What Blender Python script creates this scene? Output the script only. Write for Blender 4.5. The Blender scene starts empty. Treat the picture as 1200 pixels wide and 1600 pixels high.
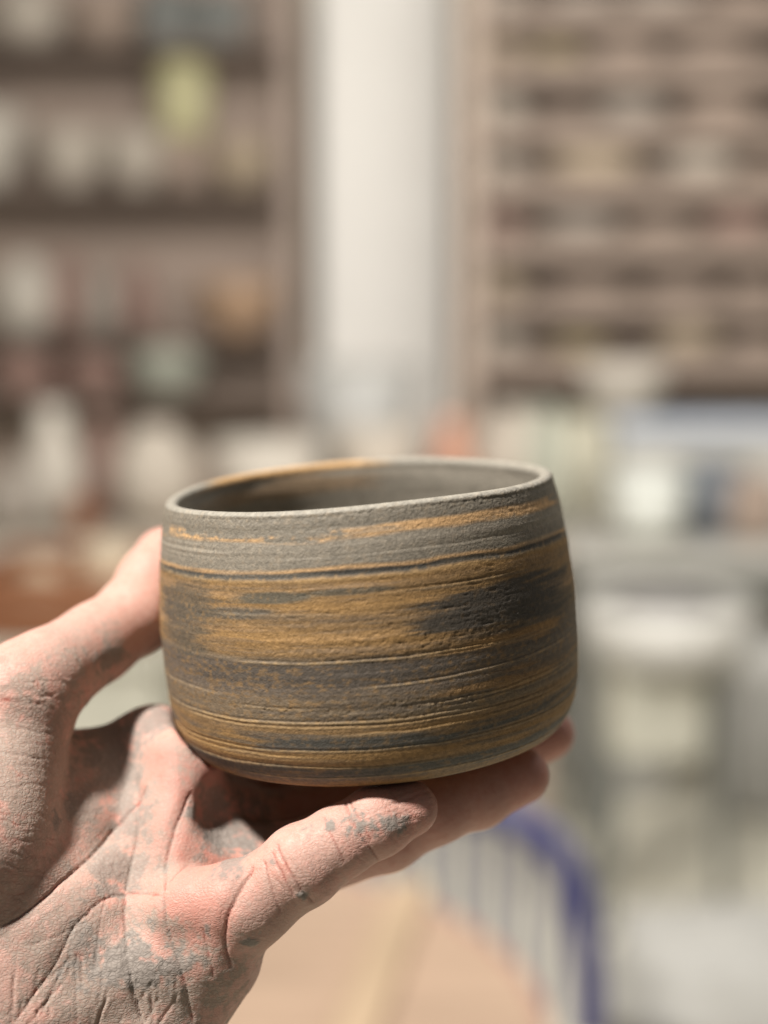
import bpy, bmesh, math, random
import numpy as np
from mathutils import Vector, Matrix
from mathutils.bvhtree import BVHTree

# ------------------------------------------------------------------ camera, world, lights, exposure
sc = bpy.context.scene
col = sc.collection
PITCH = math.radians(8.0)
CAM = np.array([0.0, 0.0, 1.45])
FPX = 800 / math.tan(math.radians(18.5))          # focal length in photo pixels (1200 x 1600)

cam_d = bpy.data.cameras.new('camera')
cam = bpy.data.objects.new('camera', cam_d); col.objects.link(cam)
cam.location = CAM; cam.rotation_euler = (math.pi / 2 - PITCH, 0, 0)
cam_d.sensor_fit = 'VERTICAL'; cam_d.sensor_height = 24
cam_d.lens = 12 / math.tan(math.radians(18.5))
cam_d.clip_start = 0.01; cam_d.clip_end = 60
cam_d.dof.use_dof = True; cam_d.dof.focus_distance = 0.402
cam_d.dof.aperture_fstop = cam_d.lens / 14.5
sc.camera = cam

world = bpy.data.worlds.new('World'); sc.world = world; world.use_nodes = True
bg = world.node_tree.nodes['Background']
bg.inputs[0].default_value = (1.0, 0.97, 0.93, 1); bg.inputs[1].default_value = 0.095

def lamp(name, loc, target, size, power, color, shape='DISK'):
    d = bpy.data.lights.new(name, 'AREA'); d.shape = shape; d.size = size
    d.energy = power; d.color = color
    o = bpy.data.objects.new(name, d); col.objects.link(o); o.location = loc
    o.rotation_euler = (Vector(target) - Vector(loc)).to_track_quat('-Z', 'Y').to_euler()
    return o
BOWL_C = Vector((-0.005, 0.455, 1.36))
lamp('window_key_light', BOWL_C + Vector((-0.45, -0.30, 0.84)) * 2.4, BOWL_C, 0.2, 150, (1.0, 0.965, 0.92))
lamp('room_fill_light', (0.1, 2.3, 2.35), (0.0, 5.2, 1.2), 1.6, 54, (1.0, 0.98, 0.96))  # added fill lamp, out of view, shining into the shelf gaps
lamp('room_fill_light', (1.4, 2.0, 3.4), (1.0, 3.6, 0.3), 1.4, 64, (1.0, 0.98, 0.95))  # added fill lamp, out of view, brightening the wheel and floor

sc.view_settings.view_transform = 'Standard'; sc.view_settings.look = 'None'
sc.view_settings.exposure = 0; sc.view_settings.gamma = 1
sc.view_settings.use_curve_mapping = False
sc.render.engine = 'CYCLES'
sc.cycles.use_denoising = True
try: sc.cycles.denoiser = 'OPENIMAGEDENOISE'
except Exception: pass
sc.cycles.use_adaptive_sampling = False

# ------------------------------------------------------------------ helpers
cP, sP = math.cos(PITCH), math.sin(PITCH)
RC = np.array([[1, 0, 0], [0, sP, cP], [0, cP, -sP]])   # camera axes (right, up, depth) -> world, column-wise
def c2w(P):                                             # camera-space mm -> world m
    return np.asarray(P) @ RC.T / 1000.0 + CAM
def px(u, v, d):                                        # photo pixel + depth (mm) -> camera-space mm
    return np.array([(u - 600) / FPX * d, (800 - v) / FPX * d, d], float)
def W(u, v, y):                                         # photo pixel + distance along the room (m) -> world point
    r = RC @ np.array([(u - 600) / FPX, (800 - v) / FPX, 1.0])
    return Vector(CAM + r * (y / r[1]))
def srgb(r, g, b):
    f = lambda c: (c / 255 / 12.92) if c / 255 <= 0.04045 else ((c / 255 + 0.055) / 1.055) ** 2.4
    return (f(r), f(g), f(b))
def tag(o, label=None, cat=None, group=None, kind=None):
    if label: o['label'] = label
    if cat: o['category'] = cat
    if group: o['group'] = group
    if kind: o['kind'] = kind
    return o
def empty(name, loc, rz=0):
    o = bpy.data.objects.new(name, None); col.objects.link(o)
    o.location = loc; o.rotation_euler = (0, 0, rz); o.empty_display_size = 0.05
    return o
def link_mesh(name, verts, faces, m, parent=None, smooth=False):
    me = bpy.data.meshes.new(name)
    me.from_pydata([tuple(v) for v in verts], [], faces); me.update()
    if smooth: me.shade_smooth()
    me.materials.append(m)
    o = bpy.data.objects.new(name, me); col.objects.link(o); o.parent = parent
    return o
def link_np(name, V, Q, m, smooth=True):                # V (n,3) float, Q (m,4) int
    me = bpy.data.meshes.new(name)
    me.vertices.add(len(V)); me.vertices.foreach_set('co', np.asarray(V, np.float32).ravel())
    n = len(Q); me.loops.add(n * 4); me.loops.foreach_set('vertex_index', np.asarray(Q, np.int32).ravel())
    me.polygons.add(n); me.polygons.foreach_set('loop_start', np.arange(n, dtype=np.int32) * 4)
    me.polygons.foreach_set('loop_total', np.full(n, 4, np.int32))
    me.update(calc_edges=True); me.validate()
    if smooth: me.shade_smooth()
    me.materials.append(m)
    o = bpy.data.objects.new(name, me); col.objects.link(o)
    return o

def nset(nt, typ, **kw):
    n = nt.nodes.new(typ)
    for k, v in kw.items():
        if k in n.inputs: n.inputs[k].default_value = v
        else: setattr(n, k, v)
    return n
def mat(name, c, rough=0.7, var=0.12, scale=8, spec=0.35, metal=0, stretch=(1, 1, 1), bump=0.0):
    m = bpy.data.materials.new(name); m.use_nodes = True; nt = m.node_tree
    b = nt.nodes['Principled BSDF']; b.inputs['Roughness'].default_value = rough
    b.inputs['Specular IOR Level'].default_value = spec; b.inputs['Metallic'].default_value = metal
    tc = nset(nt, 'ShaderNodeTexCoord'); mp = nset(nt, 'ShaderNodeMapping')
    mp.inputs['Scale'].default_value = stretch
    nz = nset(nt, 'ShaderNodeTexNoise', Scale=scale, Detail=6.0, Roughness=0.6)
    nt.links.new(tc.outputs['Object'], mp.inputs[0]); nt.links.new(mp.outputs[0], nz.inputs['Vector'])
    rp = nset(nt, 'ShaderNodeValToRGB'); e = rp.color_ramp.elements
    e[0].position = 0.3; e[1].position = 0.7
    e[0].color = (*[x * (1 - var) for x in c], 1); e[1].color = (*[min(1, x * (1 + var)) for x in c], 1)
    nt.links.new(nz.outputs['Fac'], rp.inputs[0]); nt.links.new(rp.outputs[0], b.inputs['Base Color'])
    if bump:
        bp = nset(nt, 'ShaderNodeBump', Strength=bump, Distance=0.002)
        nt.links.new(nz.outputs['Fac'], bp.inputs['Height']); nt.links.new(bp.outputs[0], b.inputs['Normal'])
    return m

# numpy value noise
def _h(ix, iy, s):
    n = (ix.astype(np.int64) * 374761393 + iy.astype(np.int64) * 668265263 + s * 974711) & 0xffffffff
    n = ((n ^ (n >> 13)) * 1274126177) & 0xffffffff
    n = (n ^ (n >> 16)) & 0xffffff
    return n / float(0xffffff)
def vn(x, y, s=0):
    ix = np.floor(x); iy = np.floor(y); fx = x - ix; fy = y - iy
    fx = fx * fx * (3 - 2 * fx); fy = fy * fy * (3 - 2 * fy)
    a = _h(ix, iy, s); b = _h(ix + 1, iy, s); c = _h(ix, iy + 1, s); d = _h(ix + 1, iy + 1, s)
    return (a + (b - a) * fx) * (1 - fy) + (c + (d - c) * fx) * fy
def fbm(x, y, s=0, o=4, g=0.5):
    t = 0; a = 1; n = 0
    for i in range(o):
        t = t + a * vn(x * 2 ** i, y * 2 ** i, s + i * 17); n += a; a *= g
    return t / n
def sst(a, b, x):
    t = np.clip((x - a) / (b - a), 0, 1); return t * t * (3 - 2 * t)

# ------------------------------------------------------------------ bowl frame (camera-space mm)
BASE = px(590, 1145, 455)
_p = PITCH + math.radians(0.1)
ax = np.array([0, math.cos(_p), -math.sin(_p)])
_l = math.radians(4.4)
ax = np.array([-math.sin(_l) * ax[1], math.cos(_l) * ax[1], ax[2]]); ax /= np.linalg.norm(ax)
bz = ax
bx = np.cross(np.array([0, 0, 1.0]), bz) * -1; bx -= bz * bx.dot(bz); bx /= np.linalg.norm(bx)
if bx[0] < 0: bx = -bx
by = -np.array([0, 0, 1.0]); by -= bz * by.dot(bz); by -= bx * by.dot(bx); by /= np.linalg.norm(by)   # toward the camera
PROF = [(0, 0), (30, 0.0), (46, 0.1), (50.3, 0.6), (54.3, 2.2), (57.0, 5.2), (59.0, 9.2), (60.1, 14.5), (60.8, 22), (61.0, 30),
        (61.0, 40), (60.2, 50), (59.2, 59), (58.0, 67), (57.0, 72.5), (56.3, 75.0)]
def prof_dense(step=0.3):
    P = np.array(PROF, float)
    # Catmull-Rom resample
    out = []
    for i in range(len(P) - 1):
        p0 = P[max(i - 1, 0)]; p1 = P[i]; p2 = P[i + 1]; p3 = P[min(i + 2, len(P) - 1)]
        n = 24
        for t in np.linspace(0, 1, n, endpoint=False):
            out.append(0.5 * ((2 * p1) + (-p0 + p2) * t + (2 * p0 - 5 * p1 + 4 * p2 - p3) * t * t + (-p0 + 3 * p1 - 3 * p2 + p3) * t ** 3))
    out.append(P[-1]); out = np.array(out)
    L = np.concatenate([[0], np.cumsum(np.linalg.norm(np.diff(out, axis=0), axis=1))])
    s = np.arange(0, L[-1], step)
    return np.stack([np.interp(s, L, out[:, 0]), np.interp(s, L, out[:, 1])], 1)

#@@SECTION bowl
def build_bowl():
    body = prof_dense(0.3)
    body = body[body[:, 0] > 34]
    bot = np.array([(0.05, 0.6), (15, 0.5), (26, 0.3), (32, 0.1)])
    rim = []                                             # rounded lip, then inner wall
    rc, hc, rr = 54.5, 74.7, 1.9
    for a in np.linspace(10, 175, 22): rim.append((rc + rr * math.cos(math.radians(a)), hc + rr * 0.9 * math.sin(math.radians(a))))
    inn = [(52.9, 73.8), (52.7, 72.2), (52.7, 70), (53.0, 67), (53.9, 60), (55, 50), (55.6, 40), (55.7, 30), (55, 22), (53.5, 15), (50, 10), (44, 7.4), (30, 6.4), (15, 6.2), (0.05, 6.1)]
    innd = []
    for i in range(len(inn) - 1):
        n = max(2, int(math.dist(inn[i], inn[i + 1]) / 1.0))
        for t in np.linspace(0, 1, n, endpoint=False): innd.append(tuple(np.array(inn[i]) * (1 - t) + np.array(inn[i + 1]) * t))
    innd.append(inn[-1])
    P = np.concatenate([bot, body, np.array(rim), np.array(innd)])
    nb0, nb1 = len(bot), len(bot) + len(body)
    fr = np.linspace(-100, 100, 700); bk = np.linspace(100, 260, 180)[1:-1]
    TH = np.radians(np.concatenate([fr, bk]))
    R = P[:, 0][:, None] * np.ones_like(TH)[None]; H = P[:, 1][:, None] * np.ones_like(TH)[None]
    T = TH[None] * np.ones_like(R)
    Tw = (T + math.pi) % (2 * math.pi) - math.pi
    S = Tw * 60.0
    rows = np.arange(len(P))
    outer = ((rows >= nb0) & (rows < nb1 + 8))[:, None] * np.ones_like(R)
    inner = (rows >= nb1 + 8)[:, None] * np.ones_like(R)
    big = sst(36, 56, R)
    # warp of the clay strata; ends of the sheet are blended so the back seam closes
    def per(f):
        w = sst(150, 188.5, S)
        return f(S) * (1 - w) + f(S - 2 * math.pi * 60) * w
    warp = per(lambda s: (fbm(s / 55, H / 30, 3, 3) - 0.5) * 5.0 + (fbm(s / 14, H / 7, 5, 3) - 0.5) * 1.5)
    Hw = H + warp
    GREY = srgb(134, 125, 111); GREY2 = srgb(119, 111, 98); DARK = srgb(70, 67, 62); SLATE = srgb(82, 79, 73)
    TAN = srgb(190, 152, 108); OCH = srgb(146, 113, 70); OCH2 = srgb(128, 102, 70); BRN = srgb(106, 94, 82); BRN2 = srgb(120, 104, 84)
    bands = [(-2, OCH2), (3.0, OCH2), (5.2, BRN), (6.2, SLATE), (8.2, SLATE), (9.2, OCH2), (11.5, OCH), (13.2, OCH2), (14.0, SLATE), (16.6, SLATE),
             (18.2, OCH2), (20.0, OCH2), (22.0, BRN2), (26, BRN2), (30.0, BRN), (36.5, BRN), (37.8, BRN2), (38.8, OCH2), (43, OCH), (47, OCH2), (51, OCH),
             (55.5, OCH2), (57.6, OCH), (58.6, DARK), (59.6, DARK), (60.3, TAN), (61.2, GREY2), (64, GREY), (67.2, GREY), (67.6, GREY2), (68.6, TAN), (70.6, TAN), (71.5, GREY2), (77, GREY2)]
    hb = np.array([b[0] for b in bands]); cb = np.array([b[1] for b in bands])
    C = np.stack([np.interp(Hw, hb, cb[:, i]) for i in range(3)], -1)
    def mix(C, c, m): return C * (1 - m[..., None]) + np.array(c) * m[..., None]
    st1 = per(lambda s: fbm(s / 30, H / 1.5, 11, 4)); st2 = per(lambda s: fbm(s / 18 + H * .02, H / 1.0, 23, 4)); st3 = per(lambda s: fbm(s / 42, H / 2.3, 37, 3))
    sp = per(lambda s: fbm(s / 1.6, H / 0.7, 41, 3)); blot = per(lambda s: fbm(s / 24, H / 9, 53, 3))
    mid = sst(36, 40, H) * (1 - sst(57, 59, H)); low = 1 - sst(18, 22, H); ml = sst(20, 23, H) * (1 - sst(36, 39, H)); top = sst(59, 61, H)
    # tan band near the lip breaks up, the top strip fades out to grey in places
    brk = sst(0.34, 0.62, per(lambda s: fbm(s / 22, H / 3, 71, 3)) + np.interp(S, [-188, -90, -60, -38, -14, 4, 40, 60, 100, 188], [0, -.2, -.12, -.14, -.2, .14, .2, .14, .08, 0]) + 0.35 * (sp - 0.5) + .15 * (st2 - .5))
    C = mix(C, GREY2, top * (1 - brk) * sst(67.5, 68.3, Hw))
    C = mix(C, GREY, top * sst(0.52, 0.66, st1) * 0.5)
    C = mix(C, BRN, top * sst(0.5, 0.68, st2) * 0.25 * sst(5, 40, S))
    C = mix(C, DARK, mid * sst(0.55, 0.68, st1 * 0.75 + blot * 0.25) * 0.5)
    C = mix(C, BRN, mid * sst(0.50, 0.66, st2) * 0.35)
    C = mix(C, TAN, mid * sst(0.60, 0.74, st3) * 0.35)
    # dark charcoal patch, right of centre, and the teal-grey streaks left of centre
    def patch(s0, h0, ws, wh, e=0.35, n=1.0):
        dS = (S - s0 + 188.4955) % 376.991 - 188.4955
        d = np.sqrt((dS / ws) ** 2 + ((H - h0) / wh) ** 2) + (st2 - 0.5) * 1.6 * n + (blot - 0.5) * 0.8 * n
        return 1 - sst(1 - e, 1 + e, d)
    outm = outer
    C = mix(C, srgb(80, 73, 64), outm * patch(42, 46.5, 23, 6.0) * 0.95)
    C = mix(C, srgb(82, 75, 66), outm * patch(58, 42, 22, 9) * 0.75)
    C = mix(C, srgb(84, 84, 76), outm * patch(-26, 54.6, 11, 1.2) * 0.8)
    C = mix(C, srgb(84, 84, 76), outm * patch(-4, 55.5, 9, 0.9) * 0.7)
    C = mix(C, srgb(86, 84, 78), outm * patch(-34, 50.5, 12, 1.6) * 0.7)
    C = mix(C, srgb(80, 76, 68), outm * patch(-60, 47, 17, 11) * 0.8)
    C = mix(C, srgb(84, 76, 68), outm * patch(-14, 34, 46, 3.4) * 0.85)
    C = mix(C, srgb(150, 112, 64), outm * patch(42, 37.2, 22, 1.8) * 0.7)
    C = mix(C, srgb(140, 106, 64), outm * patch(46, 26.5, 26, 2.2) * 0.7)
    C = mix(C, OCH, outm * patch(-52, 14.5, 24, 3.6) * 0.85)
    C = mix(C, OCH2, ml * sst(0.52, 0.66, sp * 0.6 + st1 * 0.4) * 0.55)
    C = mix(C, srgb(92, 82, 72), ml * sst(0.54, 0.66, st2) * 0.6)
    C = mix(C, SLATE, low * sst(0.57, 0.68, st1 * .8 + .2 * blot) * 0.6 * (S > -70))
    C = mix(C, OCH, low * sst(0.54, 0.66, st3) * 0.55)
    C = mix(C, BRN, low * sst(0.54, 0.68, st2) * 0.3)
    # lip, inside
    C = mix(C, srgb(150, 144, 132), ((rows >= nb1 + 3) & (rows < nb1 + 22))[:, None] * np.ones_like(R) * 0.75)
    C = mix(C, srgb(186, 146, 96), ((rows >= nb1 + 2) & (rows < nb1 + 26))[:, None] * patch(-160, 75, 30, 9, .3, .6) * 0.9)
    inC = np.array(srgb(126, 119, 107)) * (0.85 + 0.3 * st3[..., None])
    C = np.where((rows >= nb1 + 22)[:, None, None], inC, C)
    C = mix(C, srgb(150, 112, 66), (rows >= nb1 + 20)[:, None] * patch(-156, 70, 34, 3, .3, .8) * 0.4)
    grain = per(lambda s: vn(s / 0.5, H / 0.45, 91)); grain2 = per(lambda s: vn(s / 1.1, H / 0.8, 97))
    C = C * (0.68 + 0.42 * grain[..., None] + 0.24 * grain2[..., None])
    C = mix(C, OCH, outer * sst(0.55, 0.78, grain2 * .5 + sp * .5) * 0.38 * (1 - top * .7))
    C = mix(C, srgb(66, 61, 55), outm * patch(43, 46.3, 21, 5.2, .3, 1.3) * 0.6)
    # relief
    D = (fbm(S * 0 + 1.5, H / 6, 7, 2) - 0.5) * 0.5 + per(lambda s: fbm(s / 60, H / 1.3, 9, 3) - 0.5) * 0.30
    LIT_LIPS = [np.zeros_like(R)]
    def groove(h0, s0, s1, depth, w=0.28, slope=0.0, lip=0.55, soft=8):
        g = h0 + slope * S / 60 + (vn(S / 9, S * 0 + h0, 33) - 0.5) * 0.5
        m = sst(s0 - soft, s0 + soft, S) * (1 - sst(s1 - soft, s1 + soft, S))
        q = (H - g) / w
        LIT_LIPS[0] = np.maximum(LIT_LIPS[0], m * np.exp(-(q + 0.9) ** 2) * min(1, depth * 3.5))
        return m * (-depth * np.exp(-(q - 0.9) ** 2) + depth * lip * np.exp(-(q + 0.9) ** 2))
    for a in [(37.6, -35, 42, .26), (36.9, 15, 60, .12), (30.6, 0, 75, .22, .28, 1.2), (25.2, -38, -12, .14), (21.3, -75, 25, .22), (20.1, -60, 55, .22), (24.2, 14, 66, .2, .28, 1.),
              (22.4, 20, 72, .2, .3, 1.5), (17.9, -8, 26, .16), (13.4, -80, 75, .22), (11.9, -75, -18, .2), (8.6, -62, 20, .16), (5.4, -40, 62, .2), (18.6, 30, 80, .18),
              (59.3, -110, 95, .16, .6), (66.3, -95, -40, .22, .5), (54.6, 6, 46, .14), (50.1, -44, -8, .1), (64.2, -20, 60, .10, .3), (28.0, -90, -48, .16)]:
        D = D + groove(*a)
    C = mix(C, srgb(196, 166, 122), LIT_LIPS[0] * outer * (1 - top) * .45 * (.4 + .9 * grain2))  # lit lower edges of the grooves painted in as lighter tan
    g1 = per(lambda s: fbm(s / 1.5, H / 0.6, 61, 3)); g2 = per(lambda s: fbm(s / 0.8, H / 0.5, 67, 3)); g3 = per(lambda s: fbm(s / 4.5, H / 0.45, 73, 2))
    zone = np.clip(np.exp(-((H - 24.5) / 3.0) ** 2) * sst(-50, -30, S) * (1 - sst(20, 42, S)) + 0.9 * np.exp(-((H - 41) / 4.2) ** 2) * sst(-40, -18, S) * (1 - sst(40, 62, S))
           + 0.4 * sst(67, 70, H) * (1 - sst(50, 80, S)) + 0.3 * np.exp(-((H - 48) / 5) ** 2), 0, 1)
    D = D - zone * sst(0.60, 0.80, g1) * 0.22 + zone * sst(0.60, 0.78, g2) * 0.08 - sst(0.72, 0.82, g3) * 0.16 * mid + (g2 - 0.5) * (0.06 + 0.08 * zone)
    D = D + (grain - 0.5) * 0.05
    D = D * 0.72 * outer * big + (fbm(S / 60, H / 3.0, 83, 3) - 0.5) * 0.8 * inner * sst(20, 40, R)
    lipm = ((rows >= nb1 - 4) & (rows < nb1 + 24))[:, None]
    D = D + lipm * ((g2 - 0.5) * 0.18)
    # slightly out of round, lip dips a little
    wob = 1 + 0.006 * np.sin(2 * T + 0.6) + 0.004 * np.sin(3 * T + 2)
    Rr = (R + D) * wob
    Hd = H + 0.7 * np.sin(2 * T + 1.2) * sst(30, 76, H) + 0.15 * np.sin(5 * T) * sst(55, 76, H)
    X = Rr * np.sin(T); Y = -Rr * np.cos(T)
    V = np.stack([X, Y, Hd * .985], -1).reshape(-1, 3) / 1000
    n, m = R.shape
    i = np.arange(n - 1)[:, None]; j = np.arange(m)[None]; j2 = (j + 1) % m
    Q = np.stack(np.broadcast_arrays(i * m + j, i * m + j2, (i + 1) * m + j2, (i + 1) * m + j), -1).reshape(-1, 4)
    mt = bpy.data.materials.new('striped_stoneware'); mt.use_nodes = True; nt = mt.node_tree
    b = nt.nodes['Principled BSDF']; b.inputs['Roughness'].default_value = 0.62; b.inputs['Specular IOR Level'].default_value = 0.32
    at = nset(nt, 'ShaderNodeAttribute', attribute_name='clay_colour')
    tc = nset(nt, 'ShaderNodeTexCoord')
    nz = nset(nt, 'ShaderNodeTexNoise', Scale=1800.0, Detail=3.0, Roughness=0.6); nt.links.new(tc.outputs['Object'], nz.inputs['Vector'])
    bp = nset(nt, 'ShaderNodeBump', Strength=0.5, Distance=0.0004)
    nt.links.new(nz.outputs['Fac'], bp.inputs['Height']); nt.links.new(bp.outputs[0], b.inputs['Normal'])
    nt.links.new(at.outputs['Color'], b.inputs['Base Color'])
    o = link_np('bowl', V, Q, mt)
    ca = o.data.color_attributes.new('clay_colour', 'FLOAT_COLOR', 'POINT')
    cc = np.ones((V.shape[0], 4), np.float32); cc[:, :3] = np.clip(C.reshape(-1, 3), 0, 1); ca.data.foreach_set('color', cc.ravel())
    # local x = right, local -y = toward the camera, z = axis
    M = np.eye(4); M[:3, 0] = RC @ bx; M[:3, 1] = RC @ (-by); M[:3, 2] = RC @ bz; M[:3, 3] = c2w(BASE)
    o.matrix_world = Matrix(M.tolist())
    tag(o, 'hand-thrown grey, ochre and brown striped clay bowl resting on the fingers of the hand', 'bowl')
    return o
bowl = build_bowl()

#@@SECTION hand
def bowl_sdf(X, Y, Z):                                   # rough solid of revolution, camera-space mm
    dx, dy, dz = X - BASE[0], Y - BASE[1], Z - BASE[2]
    h = dx * bz[0] + dy * bz[1] + dz * bz[2]
    q = dx * dx + dy * dy + dz * dz - h * h; h = h / .985
    r = np.sqrt(np.maximum(q, 0))
    Pp = np.array(PROF); rp = np.interp(h, Pp[2:, 1], Pp[2:, 0])
    side = (r - rp) * 0.92
    return np.maximum(np.maximum(side, -h * 1.0), h - 76)

class Field:
    def __init__(s, lo, hi, step):
        s.lo = np.array(lo, float); s.step = step
        s.n = np.ceil((np.array(hi) - s.lo) / step).astype(int) + 1
        s.a = [s.lo[i] + np.arange(s.n[i]) * step for i in range(3)]
    def new(s): return np.full(s.n, 30.0, np.float32)
    def sub(s, lo, hi):
        return tuple(slice(max(0, int((lo[i] - s.lo[i]) / s.step)), min(s.n[i], int((hi[i] - s.lo[i]) / s.step) + 2)) for i in range(3))
    def grids(s, sl):
        return s.a[0][sl[0]][:, None, None], s.a[1][sl[1]][None, :, None], s.a[2][sl[2]][None, None, :]
def smin(a, b, k):
    h = np.clip(0.5 + 0.5 * (b - a) / k, 0, 1)
    return b + (a - b) * h - k * h * (1 - h)
def cone(F, f, A, ra, B, rb, k, flat=None):
    A = np.array(A, float); B = np.array(B, float); m = max(ra, rb) + k + 6
    sl = F.sub(np.minimum(A, B) - m, np.maximum(A, B) + m); X, Y, Z = F.grids(sl)
    ab = B - A; L = ab.dot(ab) + 1e-9
    t = np.clip(((X - A[0]) * ab[0] + (Y - A[1]) * ab[1] + (Z - A[2]) * ab[2]) / L, 0, 1)
    d = np.sqrt((X - A[0] - t * ab[0]) ** 2 + (Y - A[1] - t * ab[1]) ** 2 + (Z - A[2] - t * ab[2]) ** 2) - (ra + (rb - ra) * t)
    f[sl] = smin(f[sl], d, k)
def ell(F, f, Cc, rad, axes, k):
    Cc = np.array(Cc, float); m = max(rad) + k + 4
    sl = F.sub(Cc - m, Cc + m); X, Y, Z = F.grids(sl)
    q = [(X - Cc[0]) * a[0] + (Y - Cc[1]) * a[1] + (Z - Cc[2]) * a[2] for a in axes]
    k0 = np.sqrt(sum((q[i] / rad[i]) ** 2 for i in range(3))) + 1e-6
    k1 = np.sqrt(sum((q[i] / rad[i] ** 2) ** 2 for i in range(3))) + 1e-6
    f[sl] = smin(f[sl], k0 * (k0 - 1) / k1, k)
def surface_nets(F, f):
    s = f < 0
    c = np.zeros(F.n - 1, np.int8)
    for dx in (0, 1):
        for dy in (0, 1):
            for dz in (0, 1):
                c += s[dx:dx + c.shape[0], dy:dy + c.shape[1], dz:dz + c.shape[2]]
    act = (c > 0) & (c < 8); I = np.argwhere(act)
    idx = np.full(c.shape, -1, np.int64); idx[act] = np.arange(len(I))
    acc = np.zeros((len(I), 3)); cnt = np.zeros(len(I))
    cor = [(a, b, d) for a in (0, 1) for b in (0, 1) for d in (0, 1)]
    for p in cor:
        for axx in range(3):
            if p[axx] == 1: continue
            q = list(p); q[axx] = 1
            fa = f[I[:, 0] + p[0], I[:, 1] + p[1], I[:, 2] + p[2]]; fb = f[I[:, 0] + q[0], I[:, 1] + q[1], I[:, 2] + q[2]]
            x = (fa < 0) != (fb < 0)
            t = fa[x] / (fa[x] - fb[x]); pt = np.tile(np.array(p, float), (len(t), 1)); pt[:, axx] = t
            acc[x] += pt; cnt[x] += 1
    V = (I + acc / cnt[:, None]) * F.step + F.lo
    Q = []
    for axx in range(3):
        b_, d_ = [(1, 2), (2, 0), (0, 1)][axx]
        sl0 = [slice(None)] * 3; sl1 = [slice(None)] * 3
        sl0[axx] = slice(0, -1); sl1[axx] = slice(1, None)
        ch = s[tuple(sl0)] != s[tuple(sl1)]
        E = np.argwhere(ch)
        E = E[(E[:, b_] > 0) & (E[:, d_] > 0) & (E[:, b_] < c.shape[b_]) & (E[:, d_] < c.shape[d_])]
        def cell(ob, od):
            e = E.copy(); e[:, b_] -= ob; e[:, d_] -= od
            return idx[e[:, 0], e[:, 1], e[:, 2]]
        q = np.stack([cell(1, 1), cell(0, 1), cell(0, 0), cell(1, 0)], 1)
        ins = s[E[:, 0], E[:, 1], E[:, 2]]
        q[~ins] = q[~ins][:, ::-1]
        Q.append(q)
    Q = np.concatenate(Q); Q = Q[(Q >= 0).all(1)]
    return V, Q
def subdivide(V, Q):                                     # linear split of quads into four
    E = np.concatenate([Q[:, [0, 1]], Q[:, [1, 2]], Q[:, [2, 3]], Q[:, [3, 0]]]); E.sort(1)
    U, inv = np.unique(E, axis=0, return_inverse=True); inv = inv.reshape(4, -1).T
    nv, ne = len(V), len(U)
    V2 = np.concatenate([V, V[U].mean(1), V[Q].mean(1)])
    e = nv + inv; f = nv + ne + np.arange(len(Q))
    Q2 = np.concatenate([np.stack([Q[:, i], e[:, i], f, e[:, i - 1]], 1) for i in range(4)])
    return V2, Q2
def relax(V, Q, it, lam=0.5):
    a = np.concatenate([Q[:, [0, 1]], Q[:, [1, 2]], Q[:, [2, 3]], Q[:, [3, 0]]]); a = np.concatenate([a, a[:, ::-1]])
    dg = np.bincount(a[:, 0], minlength=len(V))[:, None]
    for _ in range(it):
        m = np.stack([np.bincount(a[:, 0], weights=V[a[:, 1], i], minlength=len(V)) for i in range(3)], 1) / np.maximum(dg, 1)
        V = V + lam * (m - V)
    return V
def normals(V, Q):
    n = np.cross(V[Q[:, 2]] - V[Q[:, 0]], V[Q[:, 3]] - V[Q[:, 1]])
    N = np.stack([sum(np.bincount(Q[:, j], weights=n[:, i], minlength=len(V)) for j in range(4)) for i in range(3)], 1)
    return N / (np.linalg.norm(N, axis=1)[:, None] + 1e-12)

FINGERS = {   # (u, v, depth mm, radius mm) knuckle to tip
    'little': [(330, 1470, 414, 12.5), (392, 1412, 408, 11.3), (473, 1352, 405, 10.4), (530, 1316, 405, 9.4), (588, 1284, 406, 8.9), (640, 1263, 408, 7.6)],
    'ring':   [(312, 1352, 432, 13.0), (440, 1352, 440, 12.2), (602, 1300, 439, 10.8), (680, 1266, 437, 9.5), (745, 1242, 440, 9.2), (814, 1212, 443, 8.3)],
    'middle': [(282, 1255, 442, 13.0), (415, 1298, 464, 11.6), (600, 1250, 468, 10.3), (700, 1208, 470, 9.6), (780, 1178, 474, 9.2), (856, 1146, 478, 8.4)],
    'index':  [(240, 1172, 452, 13.0), (375, 1222, 484, 11.4), (540, 1195, 492, 10.2), (620, 1160, 500, 9.4), (680, 1135, 505, 9.0), (735, 1112, 510, 8.0)],
}
THUMB = [(30, 1085, 428, 14.5), (70, 1058, 434, 13.2), (150, 1005, 450, 11.6), (212, 962, 462, 11.4), (238, 910, 471, 10.6), (258, 872, 480, 9.8)]

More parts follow.
